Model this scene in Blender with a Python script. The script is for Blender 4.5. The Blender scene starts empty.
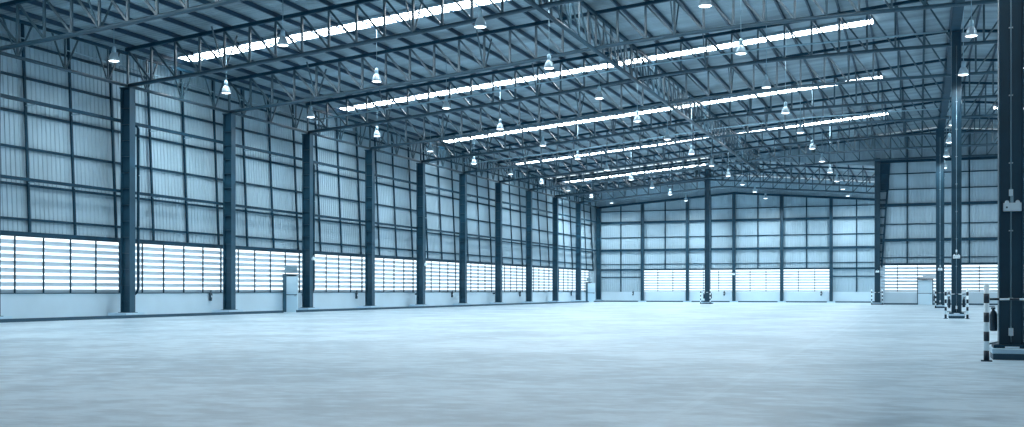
import bpy, bmesh, math, random
from mathutils import Vector, Matrix
random.seed(7)
COL = bpy.context.scene.collection
sc = bpy.context.scene

# ------------------------------------------------------------ measured layout (metres; camera stands at X=0, Y=0)
EYE = 1.25
BAY = 7.818; Y0 = 40.35                 # column bays along the left wall
XC = -34.08                             # left row of columns
XW = -34.88                             # left wall plane
YB = Y0 + 10*BAY                        # back wall column plane
YE = Y0 + 8*BAY                         # end wall of the tall hall
S = 5.084                               # column spacing on the back wall
XR = 1.57                               # row of columns below the ridge
XK = -3.50                              # corner column between low and tall hall
LEAN = 0.045                            # outward lean of the upper left wall
def yb(n): return Y0 + n*BAY
NODE = (XR - XC)/27
def roof_z(x):                          # underside of the tall hall's roof sheet
    return 12.66 + 0.0877*(x - XC) if x <= XR else 12.66 + 0.0877*(XR - XC) - 0.0877*(x - XR)
XM = XC + 3*S                           # ridge of the low hall
def low_z(x): return 12.56 + 0.0868*(3*S - abs(x - XM))
CH = [(-34.08,10.69),(-29.76,10.99),(-24.04,11.48),(-18.12,12.02),(-13.84,12.5),(-11.47,12.68),(-7.37,12.92),(-3.14,13.02),(1.57,13.06)]
def chord_z(x):
    if x > XR: x = 2*XR - x
    for (a,za),(b,zb) in zip(CH, CH[1:]):
        if x <= b: return za + (zb-za)*(x-a)/(b-a)
    return CH[-1][1]
def low_chord(x): return 10.68 + 0.078*(3*S - abs(x - XM))

# ------------------------------------------------------------ materials
def mat(name, col, rough=.5, metal=0, spec=.5, noise=None, bump=None, emit=None):
    m = bpy.data.materials.new(name); m.use_nodes = True
    nt = m.node_tree; b = nt.nodes['Principled BSDF']
    b.inputs['Base Color'].default_value = (*col, 1); b.inputs['Roughness'].default_value = rough
    b.inputs['Metallic'].default_value = metal; b.inputs['Specular IOR Level'].default_value = spec
    tc = nt.nodes.new('ShaderNodeTexCoord')
    if noise:
        sc_, amt, stretch = noise
        mp = nt.nodes.new('ShaderNodeMapping'); mp.inputs['Scale'].default_value = stretch
        nz = nt.nodes.new('ShaderNodeTexNoise'); nz.inputs['Scale'].default_value = sc_; nz.inputs['Detail'].default_value = 5
        rp = nt.nodes.new('ShaderNodeValToRGB')
        rp.color_ramp.elements[0].position = .3; rp.color_ramp.elements[1].position = .7
        rp.color_ramp.elements[0].color = (*[c*(1-amt) for c in col], 1)
        rp.color_ramp.elements[1].color = (*[min(1, c*(1+amt)) for c in col], 1)
        nt.links.new(tc.outputs['Object'], mp.inputs[0]); nt.links.new(mp.outputs[0], nz.inputs['Vector'])
        nt.links.new(nz.outputs['Fac'], rp.inputs[0]); nt.links.new(rp.outputs[0], b.inputs['Base Color'])
    if bump:
        s_, d_, axis = bump
        wv = nt.nodes.new('ShaderNodeTexWave'); wv.bands_direction = axis; wv.inputs['Scale'].default_value = s_
        bp = nt.nodes.new('ShaderNodeBump'); bp.inputs['Distance'].default_value = d_
        nt.links.new(tc.outputs['Object'], wv.inputs['Vector']); nt.links.new(wv.outputs['Fac'], bp.inputs['Height'])
        nt.links.new(bp.outputs[0], b.inputs['Normal'])
    if emit:
        b.inputs['Emission Color'].default_value = (*emit[0], 1); b.inputs['Emission Strength'].default_value = emit[1]
    return m
STEEL = mat('painted dark steel', (.007,.042,.072), .55, 0, .2, (1.5,.25,(1,1,1)))
COLM = mat('column paint', (.014,.064,.104), .42, 0, .4, (1.2,.2,(1,1,1)))
LAMPM = mat('lamp reflector', (.36,.48,.55), .3, .2)
TRUSS = mat('truss paint', (.024,.066,.098), .32, 0, .5)
PURL = mat('purlin steel', (.006,.040,.078), .5)
WEB = mat('truss web paint', (.042,.092,.125), .35, 0, .6)
CLAD = mat('corrugated wall sheet', (.33,.46,.54), .5, 0, .4, (.35,.13,(1,1,.5)))
ROOF = mat('corrugated roof sheet', (.235,.315,.365), .5, 0, .4, (.5,.35,(.4,2,1)), (1.2,.03,'Y'))
CONC = mat('painted plinth wall', (.47,.62,.71), .7, 0, .3, (.5,.06,(1,1,1)))
SKIRT = mat('dark skirting', (.012,.06,.10), .6)
BLADE = mat('louvre blade', (.60,.70,.77), .45)
PAD = mat('pad concrete', (.40,.58,.70), .7, 0, .3)
DOORM = mat('door paint', (.55,.75,.86), .45)
FRAME = mat('door frame paint', (.03,.10,.15), .5)
WHITE = mat('white enamel', (.72,.86,.93), .35)
GALV = mat('galvanised pipe', (.30,.46,.55), .35, .3)
BLACK = mat('black stripe paint', (.004,.022,.04), .5)
EXT = mat('extinguisher paint', (.006,.035,.06), .3)
GLOW = mat('lamp glass', (.8,.9,.95), .3, emit=((.93,.98,1), 3.0))
SKYL = mat('translucent roof light', (.7,.85,.95), .4, emit=((.88,.96,1), 17.0))
WIRE = mat('wire', (.2,.3,.36), .4)

def floor_mat():
    m = bpy.data.materials.new('power floated concrete'); m.use_nodes = True
    nt = m.node_tree; b = nt.nodes['Principled BSDF']; L = nt.links.new
    tc = nt.nodes.new('ShaderNodeTexCoord')
    def nz(scale, st, det=6):
        mp = nt.nodes.new('ShaderNodeMapping'); mp.inputs['Scale'].default_value = st; L(tc.outputs['Object'], mp.inputs[0])
        mp.inputs['Rotation'].default_value = (0,0,math.radians(-21))
        n = nt.nodes.new('ShaderNodeTexNoise'); n.inputs['Scale'].default_value = scale; n.inputs['Detail'].default_value = det
        n.inputs['Roughness'].default_value = .62
        L(mp.outputs[0], n.inputs['Vector']); return n
    a = nz(.30, (1,.9,1)); c = nz(2.2, (.8,1.3,1), 9)
    mx = nt.nodes.new('ShaderNodeMix'); mx.inputs[0].default_value = .55
    L(a.outputs['Fac'], mx.inputs[2]); L(c.outputs['Fac'], mx.inputs[3])
    rp = nt.nodes.new('ShaderNodeValToRGB'); L(mx.outputs[0], rp.inputs[0])
    rp.color_ramp.elements[0].position = .43; rp.color_ramp.elements[0].color = (.26,.385,.47,1)
    rp.color_ramp.elements[1].position = .57; rp.color_ramp.elements[1].color = (.50,.65,.74,1)
    # paler saw-cut joints running the length of the hall
    sp = nt.nodes.new('ShaderNodeSeparateXYZ'); L(tc.outputs['Object'], sp.inputs[0])
    def M(op, x, y=None):
        n = nt.nodes.new('ShaderNodeMath'); n.operation = op
        for i, v in enumerate((x, y)):
            if v is None: continue
            if isinstance(v, (int, float)): n.inputs[i].default_value = v
            else: L(v, n.inputs[i])
        return n.outputs[0]
    j = M('LESS_THAN', M('ABSOLUTE', M('ADD', sp.outputs['X'], 2.32)), .07)
    jx = M('MULTIPLY', j, M('MULTIPLY', c.outputs['Fac'], .25))
    m2 = nt.nodes.new('ShaderNodeMix'); m2.data_type = 'RGBA'; L(jx, m2.inputs[0]); L(rp.outputs[0], m2.inputs[6])
    m2.inputs[7].default_value = (.62,.80,.90,1); L(m2.outputs[2], b.inputs['Base Color'])
    r2 = nt.nodes.new('ShaderNodeMapRange'); L(c.outputs['Fac'], r2.inputs[0])
    r2.inputs[1].default_value = .3; r2.inputs[2].default_value = .7; r2.inputs[3].default_value = .30; r2.inputs[4].default_value = .50
    L(r2.outputs[0], b.inputs['Roughness']); b.inputs['Specular IOR Level'].default_value = .6
    bp = nt.nodes.new('ShaderNodeBump'); bp.inputs['Distance'].default_value = .01; bp.inputs['Strength'].default_value = .3
    L(a.outputs['Fac'], bp.inputs['Height']); L(bp.outputs[0], b.inputs['Normal'])
    return m
FLOOR = floor_mat()

# ------------------------------------------------------------ helpers
def box(bm, x0, x1, y0, y1, z0, z1):
    v = [bm.verts.new(p) for p in ((x0,y0,z0),(x1,y0,z0),(x1,y1,z0),(x0,y1,z0),(x0,y0,z1),(x1,y0,z1),(x1,y1,z1),(x0,y1,z1))]
    for f in ((0,3,2,1),(4,5,6,7),(0,1,5,4),(1,2,6,5),(2,3,7,6),(3,0,4,7)): bm.faces.new([v[i] for i in f])
def frame_of(d, up=Vector((0,0,1))):
    d = d.normalized()
    if abs(d.dot(up)) > .95: up = Vector((0,1,0))
    r = d.cross(up).normalized(); return r, r.cross(d).normalized()
def bar(bm, a, b, w, h):                                   # rectangular bar from a to b
    a = Vector(a); b = Vector(b); r, u = frame_of(b-a)
    vs = [bm.verts.new(p + r*sx*w/2 + u*sy*h/2) for p in (a, b) for sx, sy in ((-1,-1),(1,-1),(1,1),(-1,1))]
    for f in ((0,1,2,3),(7,6,5,4),(0,4,5,1),(1,5,6,2),(2,6,7,3),(3,7,4,0)): bm.faces.new([vs[i] for i in f])
def tube(bm, pts, r, seg=10):                              # round bar through several points
    pts = [Vector(p) for p in pts]; rings = []
    for i, p in enumerate(pts):
        d = (pts[min(i+1, len(pts)-1)] - pts[max(i-1, 0)])
        a, u = frame_of(d)
        rings.append([bm.verts.new(p + (a*math.cos(t)+u*math.sin(t))*r) for t in [2*math.pi*k/seg for k in range(seg)]])
    for A, B in zip(rings, rings[1:]):
        for k in range(seg): bm.faces.new((A[k], A[(k+1)%seg], B[(k+1)%seg], B[k])).smooth = True
    bm.faces.new(rings[0][::-1]); bm.faces.new(rings[-1])
def lathe(bm, prof, seg=20, c=(0,0)):
    rings = [[bm.verts.new((c[0]+r*math.cos(2*math.pi*k/seg), c[1]+r*math.sin(2*math.pi*k/seg), z)) for k in range(seg)] for r, z in prof]
    for A, B in zip(rings, rings[1:]):
        for k in range(seg): bm.faces.new((A[k], A[(k+1)%seg], B[(k+1)%seg], B[k])).smooth = True
    return rings
def disc(bm, r, z, seg=20, c=(0,0)):
    bm.faces.new([bm.verts.new((c[0]+r*math.cos(2*math.pi*k/seg), c[1]+r*math.sin(2*math.pi*k/seg), z)) for k in range(seg)])
def obj(name, bm, m, parent=None, bevel=0):
    bmesh.ops.recalc_face_normals(bm, faces=bm.faces)
    me = bpy.data.meshes.new(name); bm.to_mesh(me); bm.free()
    for q in (m if isinstance(m, (list, tuple)) else [m]): me.materials.append(q)
    o = bpy.data.objects.new(name, me); COL.objects.link(o)
    if parent: o.parent = parent
    if bevel:
        b = o.modifiers.new('b', 'BEVEL'); b.width = bevel; b.segments = 2; b.limit_method = 'ANGLE'
    return o
def mk(name, m, parent, fn, *a, **k):                      # one mesh object from one shape call
    bm = bmesh.new(); fn(bm, *a, **k); return obj(name, bm, m, parent)
def thing(name, label, cat, loc=(0,0,0), group=None, rz=0):
    o = bpy.data.objects.new(name, None); COL.objects.link(o); o.location = loc; o.rotation_euler = (0,0,rz)
    o.empty_display_size = .2; return tag(o, label, cat, group)
def tag(o, label, cat, group=None, kind=None):
    o['label'] = label; o['category'] = cat
    if group: o['group'] = group
    if kind: o['kind'] = kind
    return o
KIDS = {}
def copy_tree(o, parent=None):
    c = o.copy(); COL.objects.link(c); c.parent = parent
    for ch in o.children: copy_tree(ch, c)
    return c
ORD = ['first','second','third','fourth','fifth','sixth','seventh','eighth','ninth','tenth','eleventh','twelfth','thirteenth']

# ------------------------------------------------------------ floor
bm = bmesh.new(); box(bm, -35.4, 37.5, -12, YB+.5, -.2, 0)
tag(obj('floor', bm, FLOOR), 'wide smooth concrete floor with cloudy marks and one pale joint', 'floor', kind='structure')

# ------------------------------------------------------------ corrugated sheets
def sheet(bm, p0, p1, zlo, zhi, out, pitch=.25, depth=.035, lean=0, thick=.02):
    """trapezoidal sheet from p0 to p1 (xy); zlo / zhi functions of distance; out = unit normal away from the room"""
    p0 = Vector((*p0, 0)); p1 = Vector((*p1, 0)); L = (p1-p0).length; d = (p1-p0)/L; out = Vector((*out, 0))
    s = 0; cols = []
    prof = [(0,0),(.55,0),(.65,1),(.9,1)]
    n = int(L/pitch)
    for i in range(n+1):
        for f, h in prof:
            t = (i+f)*pitch
            if t > L: break
            cols.append((t, h))
    cols.append((L, 0))
    prev = None
    for t, h in cols:
        a, b = zlo(t), zhi(t)
        q = p0 + d*t - out*depth*h
        row = []
        for off in (0, thick):
            for z in (a, b):
                w = q + out*(off + lean*max(0, z-3.6)); row.append(bm.verts.new((w.x, w.y, z)))
        if prev:
            bm.faces.new((prev[0], row[0], row[1], prev[1])); bm.faces.new((prev[2], prev[3], row[3], row[2]))
            bm.faces.new((prev[1], row[1], row[3], prev[3])); bm.faces.new((prev[0], prev[2], row[2], row[0]))
        prev = row

# ------------------------------------------------------------ left wall
YN = -12
bm = bmesh.new(); box(bm, XW-.2, XW, YN, YB+.8, 0, 1.12)
wl = tag(obj('wall_left', bm, CONC), 'long left wall, pale plinth below louvres and corrugated sheet above', 'wall', kind='structure')
bm = bmesh.new(); sheet(bm, (XW-.02, YN), (XW-.02, YB+.8), lambda t: 3.6, lambda t: 12.6, (-1, 0), lean=LEAN)
obj('cladding', bm, CLAD, wl)
for a, b in ((YN, 52.6), (54.0, 112.9), (115.0, YB+.2)): mk('kerb', SKIRT, wl, box, XC+.44, XC+.50, a, b, 0, .14)
mk('sill', FRAME, wl, box, XW-.12, XW+.03, YN, YB+.6, 1.12, 1.16)
mk('header_beam', STEEL, wl, box, XW-.1, XW+.12, YN, YB+.6, 3.50, 3.70)
for z in (4.22, 5.66, 7.20, 8.68, 10.18, 11.6):
    mk('girt', STEEL, wl, box, XW+.02-LEAN*(z-3.6), XW+.12-LEAN*(z-3.6), YN, YB+.6, z-.05, z+.05)
k = -20
while k <= 30:
    y = yb(k/3) ; k += 1
    if y < YN or y > YB+.3: continue
    bm = bmesh.new(); bar(bm, (XW+.14, y, 3.7), (XW+.14-LEAN*8.8, y, 12.5), .085, .10); obj('mullion', bm, STEEL, wl)
for z, h in ((5.84,.13),(9.08,.14)):
    mk('wall_strut', STEEL, wl, box, XC-.42, XC-.30, YN, YB, z-h/2, z+h/2)
for z in (5.78, 9.0):
    for k in range(-4, 30):
        if k % 3: mk('strut_bracket', GALV, wl, box, XW-.2, XC-.36, yb(k/3)-.02, yb(k/3)+.02, z-.03, z+.01)

def louvre(name, label, horiz, a, b, c, posts, z0=1.16, z1=3.5, n=8):
    """louvre window from a to b along 'y' (at x=c, outside towards -x) or along 'x' (at y=c, outside towards +y)"""
    def P(s, o, z): return (c-o, s, z) if horiz == 'y' else (s, c+o, z)
    bm = bmesh.new()
    for q in ((a+.025,) if horiz == 'y' else (a+.025, b-.025)): bar(bm, P(q, .03, z0), P(q, .03, z1), .06, .06)
    w = tag(obj(name, bm, STEEL), label, 'louvre window', kind='structure')
    pitch = (z1-z0)/n
    for i in range(n):
        z = z0 + pitch*i + pitch*.2
        bm = bmesh.new()
        pr = [(.02, z+.08), (.14, z-.08), (.14, z-.065), (.02, z+.095)]     # slat sloping down to the outside
        A = [bm.verts.new(P(a, o, q)) for o, q in pr]; B = [bm.verts.new(P(b, o, q)) for o, q in pr]
        for k in range(4): bm.faces.new((A[k], A[(k+1)%4], B[(k+1)%4], B[k]))
        bm.faces.new(A); bm.faces.new(B)
        obj('louvre_blade', bm, BLADE, w)
    for q in posts:
        bm = bmesh.new(); bar(bm, P(q, .0, z0), P(q, .0, z1), .05, .05); obj('louvre_post', bm, STEEL, w)
    return w
wn = 1
for n in range(-6, 10):
    louvre('window_%d' % wn, ('louvre window in the left wall, %s bay from the back corner' % (ORD+['fourteenth','fifteenth','sixteenth'])[9-n]), 'y', yb(n+.05), yb(n+1.05) if n < 9 else YB+.2, XW,
           [yb(n+.05+.2*k) for k in range(1, 5)])
    wn += 1

# ------------------------------------------------------------ left row of columns
def left_column():
    t = thing('wall_column', '', 'column', (XC, 0, 0), 'columns along the left wall')
    w, dy = .26, .19
    bm = bmesh.new(); H = 10.55
    box(bm, w-.03, w, -dy, dy, .26, H); box(bm, -w, -w+.03, -dy, dy, .26, H); box(bm, -w+.03, w-.03, -.03, .03, .26, H)
    obj('shaft', bm, COLM, t)
    z = .75
    while z < 10.3:
        mk('stiffener', COLM, t, box, -w+.031, w-.031, -dy+.02, dy-.02, z, z+.025); z += .74
    mk('concrete_pad', PAD, t, box, -.62, .43, -.62, .62, 0, .24)
    mk('base_plate', STEEL, t, box, -.33, .33, -.27, .27, .24, .26)
    mk('cap_plate', STEEL, t, box, -.30, .30, -.24, .24, H, H+.03)
    return t
c0 = left_column()
for n in range(-2, 11):
    c = c0 if n == -2 else copy_tree(c0)
    c.location = (XC, yb(n), 0)
    c['label'] = 'dark steel column in the left wall row, %s' % ('in the back corner of the hall' if n == 10 else '%s counted from the back corner column' % ORD[9-n])

def downpipe(y, lab):
    t = thing('downpipe', lab, 'pipe', (XC, y, 0), 'downpipes on the left wall')
    bm = bmesh.new(); tube(bm, [(-.6,.0,8.95),(-.15,0,8.95),(-.05,0,8.9),(0,0,8.78),(0,0,1.35),(-.06,0,1.2),(-.25,0,1.05),(-.8,0,1.0)], .065, 10); obj('pipe', bm, STEEL, t)
    for z in (2.2, 4.2, 6.6, 8.3): mk('pipe_clip', GALV, t, box, -.09, .09, -.03, .09, z, z+.04)
for n, w in ((0,'nearest'),(2,'second nearest'),(4,'third nearest'),(6,'farthest')):
    downpipe(yb(n)+.70, 'dark downpipe beside a left wall column, %s of the four' % w)

# eave trusses between the column heads
def eave_truss():
    t = thing('eave_truss', '', 'truss', (XC, 0, 0), 'eave trusses on the left column row')
    mk('bottom_chord', TRUSS, t, tube, [(0,.05,10.68),(0,BAY-.05,10.68)], .075, 8)
    mk('top_chord', STEEL, t, box, -.06, .06, .05, BAY-.05, 12.1, 12.22)
    for k in range(3):
        y = BAY*(k+.5)/3
        mk('vertical', WEB, t, bar, (0,y,10.75), (0,y,12.1), .06, .06)
        for s in (-1, 1): mk('diagonal', WEB, t, bar, (0,y+s*.06,10.75), (0,y+s*.75,12.1), .055, .055)
    mk('sprinkler_pipe', GALV, t, tube, [(-.45,.0,11.65),(-.45,BAY-.01,11.65)], .03, 6)
    return t
e0 = eave_truss()
for n in range(-2, 10):
    e = e0 if n == -2 else copy_tree(e0)
    e.location = (XC, yb(n), 0); e['label'] = 'eave truss between left wall column heads, %s bay from the back corner' % ORD[9-n]

# ------------------------------------------------------------ back wall of the low hall
XE = XK
bm = bmesh.new(); box(bm, XW-.2, XK+.2, YB+.25, YB+.45, 0, 1.12)
wb = tag(obj('wall_back', bm, CONC), 'far back wall with pale plinth, louvres and sheet up to a low gable', 'wall', kind='structure')
YC = YB+.30
bm = bmesh.new()
def louvre_bay(x): return XC+S < x < XC+5*S
def zlo(t):
    x = XW+t; return 3.6 if louvre_bay(x) else 1.12
for (xa, xb_, lo) in ((XW-.5, XC+S, 1.12), (XC+S, XC+5*S, 3.6), (XC+5*S, XK+.2, 1.12)):
    sheet(bm, (xa, YC), (xb_, YC), lambda t: lo, lambda t, xa=xa: low_z(xa+t)-.05, (0, 1))
obj('cladding', bm, CLAD, wb)
mk('skirting', SKIRT, wb, box, XC+.3, XK, YB+.22, YB+.251, 0, .13)
mk('header_beam', STEEL, wb, box, XC, XK, YB+.08, YB+.28, 3.52, 3.70)
for z, w in ((4.22,.04),(7.22,.05),(10.2,.045)): mk('girt', STEEL, wb, box, XC, XK, YB+.18, YB+.28, z-w, z+w)
for z in (5.8, 8.92): mk('wall_strut', STEEL, wb, box, XC, XK, YB+.02, YB+.2, z-.13, z+.13)
for a in (0, 5): mk('girt', STEEL, wb, box, XC+a*S, XC+(a+1)*S, YB+.18, YB+.28, 2.72, 2.82)
for k in range(6):
    x = XC+(k+.5)*S; mk('mullion', STEEL, wb, box, x-.06, x+.06, YB+.15, YB+.28, 1.14 if k in (0,5) else 3.6, low_chord(x)+.1)
bm = bmesh.new(); bar(bm, (XC, YB, low_chord(XC)), (XM, YB, low_chord(XM)), .25, .22); bar(bm, (XM, YB, low_chord(XM)), (XK, YB, low_chord(XK)), .25, .22)
obj('rafter', bm, STEEL, wb)
for k, nm in ((1,'second'),(2,'third'),(3,'fourth'),(4,'fifth')):
    louvre('window_%d' % wn, 'louvre window in the far back wall, %s bay from the corner' % nm, 'x', XC+k*S, XC+(k+1)*S, YC-.02,
           [XC+(k+1/3)*S, XC+(k+2/3)*S]); wn += 1
for k in range(1, 6):
    t = thing('wall_column', 'slim dark column of the far back wall, %s from the corner' % ORD[k-1], 'column', (XC+k*S, YB, 0), 'columns of the back wall')
    bm = bmesh.new(); H = low_chord(XC+k*S)-.1
    box(bm, -.17, -.15, -.17, .17, .13, H); box(bm, .15, .17, -.17, .17, .13, H); box(bm, -.15, .15, -.02, .02, .13, H); obj('shaft', bm, COLM, t)
    mk('concrete_pad', PAD, t, box, -.4, .4, -.4, .24, 0, .12)

# ------------------------------------------------------------ end wall of the tall hall (right part of the photo)
YW = YE+.30; XEND = 37.0; XRE0 = 37.2
bm = bmesh.new(); box(bm, XK, XEND, YW-.02, YW+.2, 0, 1.12)
wr = tag(obj('wall_right', bm, CONC), 'nearer end wall at right, sheeted to the high roof above louvres', 'wall', kind='structure')
bm = bmesh.new()
sheet(bm, (XK, YW), (XEND, YW), lambda t: 3.6, lambda t: roof_z(XK+t)-.03, (0, 1))
sheet(bm, (XM, YW), (XK, YW), lambda t: low_z(XM+t)+.02, lambda t: roof_z(XM+t)-.0, (0, 1))
obj('cladding', bm, CLAD, wr)
mk('skirting', SKIRT, wr, box, XK, XEND, YW-.05, YW-.02, 0, .13)
mk('header_beam', STEEL, wr, box, XK, XEND, YW-.18, YW-.02, 3.52, 3.72)
for z, w in ((4.22,.04),(7.22,.045),(10.35,.045),(11.75,.045)): mk('girt', STEEL, wr, box, XK, XEND, YW-.13, YW-.03, z-w, z+w)
for z in (5.8, 8.95): mk('wall_strut', STEEL, wr, box, XK, XEND, YW-.26, YW-.06, z-.13, z+.13)
mk('wall_strut', STEEL, wr, box, XK-.2, XEND, YW-.26, YW-.06, 12.75, 12.98)
for x in (-.98, 4.15, 6.7, 9.3): mk('mullion', STEEL, wr, box, x-.06, x+.06, YW-.15, YW-.03, 3.6, roof_z(x)-.3)
louvre('window_%d' % wn, 'louvre window in the nearer end wall beside the door', 'x', XK, XR, YW-.01, [XK+S/3, XK+2*S/3]); wn += 1
louvre('window_%d' % wn, 'louvre window in the end wall right of the ridge column', 'x', XR, 6.7, YW-.01, [XR+S/3, XR+2*S/3]); wn += 1
louvre('window_%d' % wn, 'louvre window in the end wall at the right edge of view', 'x', 6.7, 12, YW-.01, [6.7+S/3, 6.7+2*S/3]); wn += 1

bm = bmesh.new(); box(bm, XW-.2, XRE0, -12.2, -12, 0, 12.4); tag(obj('wall_front', bm, CLAD), 'sheeted wall closing the hall behind the viewer', 'wall', kind='structure')
bm = bmesh.new(); box(bm, XRE0-.3, XRE0-.1, -12, YW, 0, 1.12); box(bm, XRE0-.3, XRE0-.1, -12, YW, 3.5, 12.6); tag(obj('wall_side', bm, CLAD), 'far right wall of the tall hall with an open louvre band', 'wall', kind='structure')
# doors
def door(name, label, w=1.15, h=2.08, swing=0):
    """built facing -Y, its threshold centre at the origin"""
    bm = bmesh.new()
    box(bm, -w/2-.07, -w/2, -.12, .1, 0, h+.07); box(bm, w/2, w/2+.07, -.12, .1, 0, h+.07); box(bm, -w/2, w/2, -.12, .1, h, h+.07)
    d = tag(obj(name, bm, FRAME), label, 'door', kind='structure')
    lf = mk('door_leaf', DOORM, d, box, .01, w-.01, -.025, .025, .01, h-.01)
    lf.location = (-w/2, -.10 if swing else -.05, 0); lf.rotation_euler = (0, 0, math.radians(swing))
    for sy in (-1, 1): mk('mid_rail', FRAME, lf, box, .03, w-.03, min(sy*.027, sy*.04), max(sy*.027, sy*.04), .99, 1.04)
    bm = bmesh.new(); tube(bm, [(w-.12,-.03,.95),(w-.12,-.08,.95),(w-.24,-.08,.95)], .012, 6); obj('door_handle', bm, STEEL, lf)
    if swing: mk('doorway_shade', SKIRT, d, box, -w/2, w/2, .06, .08, 0, h)  # dark sheet whose colour stands for the shade in the open doorway
    mk('door_canopy', STEEL, d, box, -w/2-.1, w/2+.1, -.30, .1, h+.08, h+.13)
    mk('closer_box', STEEL, d, box, -.25, .2, -.16, -.10, h-.02, h+.05)
    return d
for nm, yy, lab in (('door_1', 54.6, 'pale steel door standing open at the left wall between louvres'), ('door_2', 116.15, 'pale steel door standing open at the left wall by the far corner')):
    d = door(nm, lab, 1.0, 2.1, -107); d.location = (XW+.11, yy+.5, 0); d.rotation_euler = (0,0,math.radians(90))
    mk('over_panel', GALV, d, box, -.5, .8, -.02, .02, 2.3, 2.7)
d = door('door_3', 'pale steel door in the nearer end wall between louvres', 1.2, 2.2); d.location = (.52, YW-.06, 0)
mk('over_panel', BLADE, d, box, -.2, 1.0, -.05, .0, 2.32, 2.62)

# ------------------------------------------------------------ free standing columns, plinths, guards
def h_column(bm, w, dy, z0, z1):
    box(bm, -w, -w+.022, -dy, dy, z0, z1); box(bm, w-.022, w, -dy, dy, z0, z1); box(bm, -w+.022, w-.022, -.02, .02, z0, z1)
def ridge_column(y, lab, top, grp='columns below the ridge', w=.21, x=XR+.04):
    t = thing('ridge_column', lab, 'column', (x, y, 0), grp)
    bm = bmesh.new(); h_column(bm, w, .2, .26, top); obj('shaft', bm, COLM, t)
    bm = bmesh.new(); box(bm, -.33, .33, -.56, .32, 0, .11); obj('plinth', bm, SKIRT, t)
    bm = bmesh.new(); box(bm, -.35, .35, -.58, .34, .11, .20)
    o = obj('plinth_cap', bm, PAD, t, .015)
    mk('base_plate', STEEL, t, box, -.31, .31, -.36, .30, .20, .26)
    mk('label_plate', WHITE, t, box, -.12, .12, -.364, -.36, .205, .235)
    bm = bmesh.new(); tube(bm, [(0,-.05,.30),(0,-.05,min(top-.1, 12.4))], .014, 6); obj('conduit', bm, GALV, t)
    z = 1.1
    while z < 12:
        if abs(z-2.9) > .3: mk('conduit_clip', WHITE, t, box, -.035, .035, -.055, -.02, z, z+.02)
        z += 1.25
    mk('junction_box', WHITE, t, box, -.04, .04, -.07, -.021, .42, .56)
    mk('socket_box', WHITE, t, box, -.035, .035, -.08, -.021, 3.0, 3.12)
    return t
def emergency_light(loc, lab, s=1, rz=0):
    t = thing('emergency_light', lab, 'light', loc, 'twin head emergency lights', rz)
    bm = bmesh.new(); box(bm, -.155*s, .155*s, -.10, 0, -.085*s, .07*s); obj('housing', bm, WHITE, t, .012)
    for q in (-.09, .09):
        bm = bmesh.new(); tube(bm, [(q*s,-.02,.085*s),(q*s,-.09,.08*s)], .036*s, 12); obj('lamp_head', bm, WHITE, t)
    mk('bracket', GALV, t, box, -.02, .02, -.05, -.01, .06*s, .20*s)
    mk('indicator', STEEL, t, box, -.11*s, -.08*s, -.103, -.10, -.03*s, 0)
    return t
def stripes(bm_pair, x, y, z0, z1, r, n, flip=0):
    for k in range(n):
        a = z0+(z1-z0)*k/n; b = z0+(z1-z0)*(k+1)/n
        tube(bm_pair[(k+flip)%2], [(x,y,a),(x,y,b)], r, 14)
def guard(cx, y, lab, grp='striped column guards'):
    t = thing('column_guard', lab, 'guard', (cx, y, 0), grp)
    for sx in (-.45, .45):
        sy = -1.1
        bl = bmesh.new(); tube(bl, [(sx,sy,.0),(sx,sy,1.37)], .0455, 14); p = obj('post', bl, WHITE, t)
        for k in range(4): mk('black_band', BLACK, p, tube, [(sx,sy,.02+k*.337),(sx,sy,.02+k*.337+.169)], .047, 14)
        mk('foot_plate', STEEL, p, box, sx-.09, sx+.09, sy-.09, sy+.09, 0, .02)
        mk('side_rail', STEEL, t, tube, [(sx,sy,1.10),(sx*.45,-.02,1.10)], .016, 8)
        mk('low_rail', STEEL, t, tube, [(sx,sy,.30),(sx*.45,-.02,.30)], .014, 6)
    mk('front_rail', WHITE, t, tube, [(-.45,-1.1,1.10),(.45,-1.1,1.10)], .017, 8)
    for k in (-1, 0, 1): mk('black_sleeve', BLACK, t, tube, [(k*.32-.08,-1.1,1.10),(k*.32+.08,-1.1,1.10)], .019, 8)
    return t
def extinguisher(loc, lab, rz=0, s=1):
    t = thing('fire_extinguisher', lab, 'fire extinguisher', loc, 'fire extinguishers', rz)
    bm = bmesh.new(); lathe(bm, [(0.001,0),(.07*s,.005),(.078*s,.03),(.078*s,.36*s),(.06*s,.42*s),(.03*s,.45*s),(.022*s,.48*s),(0.001,.49*s)], 14, (0,-.1)); obj('cylinder', bm, EXT, t)
    mk('valve', STEEL, t, box, -.03, .03, -.14, -.07, .48*s, .52*s)
    mk('lever', STEEL, t, box, -.015, .015, -.20, -.08, .535*s, .55*s)
    bm = bmesh.new(); tube(bm, [(0,-.12,.50*s),(.10,-.12,.46*s),(.115,-.12,.30*s),(.10,-.12,.12*s)], .014, 6); obj('hose', bm, BLACK, t)
    mk('wall_bracket', GALV, t, box, -.05, .05, -.03, 0, .30*s, .36*s)
    mk('label_plate', WHITE, t, box, -.03, .03, -.182, -.176, .18*s, .28*s)
    return t
RY = (21.97, 21.97+4*BAY, 21.97+8*BAY)
pos = ('nearest', 'middle', 'farthest')
tops = [13.05]*3
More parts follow.
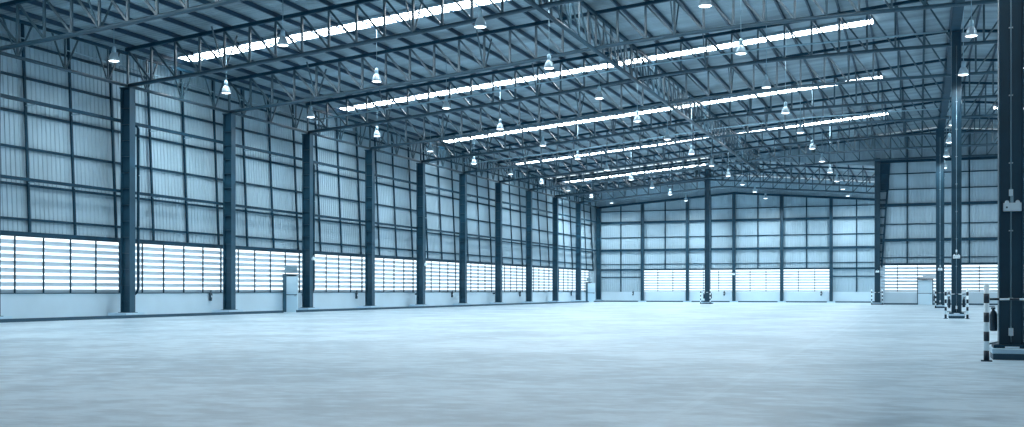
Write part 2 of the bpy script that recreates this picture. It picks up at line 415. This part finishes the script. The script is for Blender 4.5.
for i, y in enumerate(RY):
    w = pos[i]
    ridge_column(y, '%s of the dark H columns standing below the ridge at right' % w, tops[i], w=(.21,.21,.28)[i], x=XR+(.02,.03,-.13)[i])
    emergency_light((XR+(.04,.03,-.13)[i], y-.03, 2.80), 'white twin head emergency light on the %s ridge column' % w)
    guard(XR, y, 'black and white striped guard posts around the %s ridge column' % w)
    for s, nm in ((-1,'left'),(1,'right')):
        extinguisher((XR+(.04,.03,-.13)[i]+s*(.215,.215,.285)[i], y-.05, .50), 'dark fire extinguisher on the %s side of the %s ridge column' % (nm, w), rz=-s*math.radians(-90), s=.85)
# column carrying the end of the tall hall's roof
def hall_column(x, lab, top):
    t = thing('hall_column', lab, 'column', (x, YE, 0), 'columns where the two halls meet')
    bm = bmesh.new(); h_column(bm, .24, .25, .2, top); obj('shaft', bm, COLM, t)
    mk('plinth', SKIRT, t, box, -.5, .5, -.5, .24, 0, .1); mk('plinth_cap', PAD, t, box, -.52, .52, -.52, .26, .1, .18)
    mk('base_plate', STEEL, t, box, -.34, .34, -.34, .2, .18, .2)
    return t
hall_column(XM, 'lone dark column standing mid hall before the back wall', 13.2)
guard(XM, YE-.05, 'striped guard frame around the lone mid hall column')
extinguisher((XM-.24, YE-.05, .5), 'dark extinguisher on the left side of the lone mid hall column', rz=math.radians(-90))
extinguisher((XM+.24, YE-.05, .5), 'dark extinguisher on the right side of the lone mid hall column', rz=math.radians(90))
t = hall_column(XK, 'dark corner column with a laced leaning strut beside the end wall', 13.2)
pts = [(.55,0,.2),(.40,0,3.7),(.62,0,5.0),(.85,0,8.6),(1.05,0,12.7)]
for a, b in zip(pts[1:], pts[2:]):
    pass
mk('leaning_strut', STEEL, t, bar, (.36,-.02,3.4), (1.02,-.02,12.7), .16, .2)
z = 3.9
while z < 12.4:
    x = .36+.66*(z-3.4)/9.3; mk('lacing', STEEL, t, box, .20, x, -.12, .10, z, z+.12); z += .78
mk('gusset', STEEL, t, box, .24, 1.0, .0, .04, 10.3, 12.7)
guard(XK, YE-.05, 'striped guard frame around the corner column of the low hall')
emergency_light((XK, YE-.26, 2.97), 'white emergency light on the corner column of the low hall')
emergency_light((XC+3*S, YB-.18, 3.05), 'white emergency light on the middle column of the back wall')
for n, w in ((2,'fifth'),(4,'seventh'),(6,'ninth')):
    emergency_light((XC+.27, yb(n)+.15, 3.15), 'white emergency light on the left wall row, on the %s column from the front' % {2:'third',4:'fifth',6:'seventh'}[n], 1, math.radians(90))
for q, n in enumerate((.91, 2.92, 4.92, 6.92, 8.95)):
    extinguisher((XW+.03, yb(n), .72), 'fire extinguisher on the left wall plinth, %s from the front' % ORD[q], rz=math.radians(90))
for q, x in enumerate((632.7, 724, 821)):
    tt = (x-512)/1081.05; X = YB*(tt*.9359-.3523)/(.9359+tt*.3523)
    extinguisher((X, YB+.22, .72), 'fire extinguisher on the far back wall plinth, %s from the corner' % ORD[q])

# ------------------------------------------------------------ roof trusses of the tall hall
NR = 10                                                   # panels carried past the ridge
def truss(parent_label, zt, zc, xs, ridge, kind='roof_truss'):
    t = thing(kind, '', 'truss', (0,0,0), 'roof trusses')
    bm = bmesh.new(); tube(bm, [(x,0,zc(x)) for x in xs], .092, 10); obj('bottom_chord', bm, TRUSS, t)
    bm = bmesh.new()
    bar(bm, (xs[0]-.1,0,zt(xs[0])), (ridge,0,zt(ridge)), .15, .15); bar(bm, (ridge,0,zt(ridge)), (xs[-1],0,zt(xs[-1])), .15, .15)
    obj('top_chord', bm, STEEL, t)
    for i, x in enumerate(xs):
        mk('vertical', WEB, t, bar, (x,0,zc(x)+.05), (x,0,zt(x)-.05), .09, .09)
        if i+1 < len(xs):
            a, b = (x, xs[i+1]) if x < ridge-.01 else (xs[i+1], x)
            mk('diagonal', WEB, t, bar, (a+.04,.0,zt(a)-.08), (b-.03 if b > a else b+.03,.0,zc(b)+.08), .08, .08)
        if i in (4, 11, 18, 23, 31):
            for s in (-1, 1): mk('fly_brace', WEB, t, bar, (x,s*.06,zc(x)), (x,s*.95,zt(x)-.05), .055, .055)
    return t
xs = [XC+NODE*k for k in range(28+NR)]
zt = lambda x: roof_z(x)-.32
t0 = truss('', zt, chord_z, xs, XR)
words = {-1:'nearest', 0:'second nearest', 1:'third nearest', 2:'fourth nearest', 3:'fifth nearest', 4:'sixth nearest', 5:'seventh nearest', 6:'eighth nearest', 7:'ninth nearest', 8:'tenth and last'}
for n in range(-1, 9):
    t = t0 if n == -1 else copy_tree(t0)
    t.location = (0, yb(n)-(0.0 if n < 8 else .34), 0)
    t['label'] = 'sloping steel lattice truss across the tall hall, %s%s' % (words[n], ', above the end wall' if n == 8 else ' to the camera')
xs2 = [XC+NODE*.9628*k for k in range(25)]
xs2 = [XC+(XK-XC)*k/24 for k in range(25)]
tl = truss('', lambda x: low_z(x)-.32, low_chord, xs2, XM)
tl.location = (0, yb(9), 0); tl['label'] = 'low gabled lattice truss just in front of the far back wall'
t2 = copy_tree(tl); t2.location = (0, yb(8)+.5, 0); t2['label'] = 'low gabled lattice truss over the lone mid hall column'

# lengthwise girders
def girder(x, z0, z1, y0, y1, lab, m=TRUSS, r=.10):
    t = thing('lattice_girder', lab, 'girder', (x, y0, 0), 'lengthwise lattice girders')
    L = y1-y0; n = int(round(L/(BAY/6))); p = L/n
    mk('bottom_chord', m, t, tube, [(0,0,z0),(0,L,z0)], r, 10); mk('top_chord', STEEL, t, box, -.07, .07, 0, L, z1-.07, z1+.07)
    v0 = None
    for k in range(n+1):
        if v0 is None: v0 = mk('vertical', WEB, t, bar, (0,0,z0+.05), (0,0,z1-.05), .075, .075)
        else: v = v0.copy(); COL.objects.link(v); v.parent = t; v.location = (0,p*k,0)
    d0 = None
    for k in range(n):
        if d0 is None: d0 = mk('diagonal', WEB, t, bar, (0,0,z1-.08), (0,p,z0+.08), .065, .065)
        else: v = d0.copy(); COL.objects.link(v); v.parent = t; v.location = (0,p*k,0)
    return t
girder(-14.0, 12.36, 14.05, yb(-1)+.1, YE-.1, 'lengthwise lattice girder left of centre with a bright round lower chord')
t = thing('ridge_beam', 'deep plain steel beam running along the ridge over the tall columns', 'beam', (XR, 15.0, 0))
L = YE-15.2
mk('lower_flange', STEEL, t, box, -.19, .19, 0, L, 13.06, 13.10)
mk('web', STEEL, t, box, -.02, .02, 0, L, 13.10, 13.56); mk('upper_flange', STEEL, t, box, -.19, .19, 0, L, 13.56, 13.60)

# ------------------------------------------------------------ roofs
def slab(bm, x0, z0, x1, z1, y0, y1, th=.05):
    A = [bm.verts.new(p) for p in ((x0,y0,z0),(x1,y0,z1),(x1,y1,z1),(x0,y1,z0))]; B = [bm.verts.new((v.co.x, v.co.y, v.co.z+th)) for v in A]
    bm.faces.new(A); bm.faces.new(B)
    for k in range(4): bm.faces.new((A[k], A[(k+1)%4], B[(k+1)%4], B[k]))
XRE = 37.2; YR0 = -12
bm = bmesh.new(); slab(bm, XW-.6, roof_z(XW-.6), XR, roof_z(XR), YR0, YW+.1); slab(bm, XR, roof_z(XR), XRE, roof_z(XRE), YR0, YW+.1)
ce = tag(obj('ceiling', bm, ROOF), 'high corrugated steel roof of the tall hall on dark purlins', 'roof', kind='structure')
bm = bmesh.new(); slab(bm, XW-.6, low_z(XW-.6), XM, low_z(XM), YW+.12, YB+.6); slab(bm, XM, low_z(XM), XK+.3, low_z(XK+.3), YW+.12, YB+.6)
cl = tag(obj('roof', bm, ROOF), 'lower gabled steel roof of the far part of the hall', 'roof', kind='structure')
for k in range(28+NR):
    x = XC+NODE*k; z = roof_z(x)
    mk('purlin', PURL, ce, box, x-.04, x+.04, 18, YE+.1, z-.215, z-.035)
for k in range(25):
    x = XC+(XK-XC)*k/24; z = low_z(x); mk('purlin', PURL, cl, box, x-.04, x+.04, YW+.14, YB+.3, z-.215, z-.035)
def rooflight(n, x0, x1, zf, lab):
    y = yb(n); bm = bmesh.new()
    slab(bm, x0, zf(x0)-.15, x1, zf(x1)-.15, y-.52, y+.52, .02)
    o = obj('skylight', bm, SKYL)
    for s_ in (-1, 1):
        bm = bmesh.new(); ya = y+s_*.54; slab(bm, x0, zf(x0)-.16, x1, zf(x1)-.16, ya-.015, ya+.015, .13); obj('light_baffle', bm, CLAD, o)  # side strips added to keep the panel's glow off the roof sheet
    bm = bmesh.new(); slab(bm, x0, zf(x0)-.11, x1, zf(x1)-.11, y-.52, y+.52, .01); obj('top_baffle', bm, CLAD, o)  # opaque sheet added above the panel to stop its upward glow
    return tag(o, lab, 'skylight', 'roof light strips')
for k, n in enumerate((-1.55, .45, 2.44, 4.44, 6.44)):
    rooflight(n, XC+.45, -2.25, roof_z, 'bright skylight strip up the left roof slope, %s from the front' % ORD[k])
    rooflight(n, 5.4, XRE-1, roof_z, 'bright skylight strip on the right roof slope behind the columns, %s from the front' % ORD[k])
rooflight(8.42, XC+.1, XM-.9, low_z, 'bright skylight strip in the low roof at the far end')

# ------------------------------------------------------------ high bay lamps
def lamp():
    t = thing('high_bay_lamp', '', 'lamp', (0,0,0), 'high bay lamps')
    bm = bmesh.new(); lathe(bm, [(.035,.62),(.075,.60),(.09,.50),(.09,.36),(.07,.33),(.001,.33)], 14); disc(bm, .035, .62, 14); obj('ballast_housing', bm, GALV, t)
    bm = bmesh.new(); lathe(bm, [(.07,.34),(.12,.30),(.17,.20),(.205,.08),(.22,0),(.225,0),(.21,.085),(.175,.21),(.125,.315),(.07,.36)], 22); obj('reflector', bm, LAMPM, t)
    bm = bmesh.new(); lathe(bm, [(.001,-.035),(.10,-.028),(.18,-.008),(.215,.012),(.21,.06),(.001,.07)], 22); obj('lamp_glass', bm, GLOW, t)
    return t
l0 = lamp()
BULB = bpy.data.lights.new('bulb', 'SPOT'); BULB.energy = 440; BULB.color = (.84,.95,1); BULB.spot_size = math.radians(168); BULB.spot_blend = .75; BULB.shadow_soft_size = .2
BULB2 = BULB.copy(); BULB2.energy = 60; BULB3 = BULB.copy(); BULB3.energy = 2000; BULB4 = BULB.copy(); BULB4.energy = 290
rows = [(-31.5,'left wall row'),(-23.3,'second row from left wall'),(-14.95,'third row from left wall'),(-6.75,'fourth row from left wall'),(1.85,'row along the ridge beam')]
first = True
for x, rn in rows:
    for n in range(-4, 10):
        if x > XK and n > 7: continue
        y = yb(n+.5)
        t = l0 if first else copy_tree(l0); first = False
        t.location = (x, y, 10.85)
        top = (roof_z(x) if n < 8 else low_z(x))-(.17 if n % 2 == 0 and x < XK else .05)
        f = roof_z if n < 8 else low_z
        mk('suspension_rod', GALV, t, tube, [(0,0,.6),(0,0,top-10.93)], .014, 6)
        t['label'] = 'white bell shaped high bay lamp, %s, %s lamp from the back' % (rn, (ORD+['fourteenth','fifteenth'])[(9 if x < XK else 7)-n])
        li = bpy.data.objects.new('bulb', BULB2 if x > XK else BULB3 if n > 7 else BULB4 if n < 0 else BULB); COL.objects.link(li); li.parent = t; li.location = (0,0,-.06)
# pale conduits strung along alternate trusses
for n in (2, 5):
    bm = bmesh.new(); tube(bm, [(x, 0, chord_z(x)+.62) for x in (-33.6,-24,-14,-7,1.3)], .045, 6)
    o = obj('conduit', bm, GALV); o.location = (0, yb(n)-.2, 0)
    tag(o, 'pale conduit strung along the %s nearest roof truss' % {2:'fourth',5:'seventh'}[n], 'conduit', 'truss conduits')

# ------------------------------------------------------------ light
w = bpy.data.worlds.new('sky'); sc.world = w; w.use_nodes = True
bg = w.node_tree.nodes['Background']; bg.inputs[0].default_value = (.80,.93,1,1); bg.inputs[1].default_value = 1.6

# ------------------------------------------------------------ camera
F = 1081.05; cam = bpy.data.cameras.new('cam'); co = bpy.data.objects.new('camera', cam); COL.objects.link(co)
cam.sensor_width = 36; cam.sensor_fit = 'HORIZONTAL'; cam.lens = 36*F/1024
cam.shift_y = (290.72-213.5)/1024; cam.clip_end = 600; cam.clip_start = .05
co.location = (0, 0, EYE); co.rotation_euler = (math.radians(90), 0, .36)
sc.camera = co
sc.view_settings.view_transform = 'Standard'; sc.view_settings.look = 'None'
sc.view_settings.exposure = .25; sc.view_settings.gamma = 1; sc.view_settings.use_curve_mapping = False
sc.cycles.max_bounces = 8; sc.cycles.diffuse_bounces = 5; sc.cycles.use_denoising = True
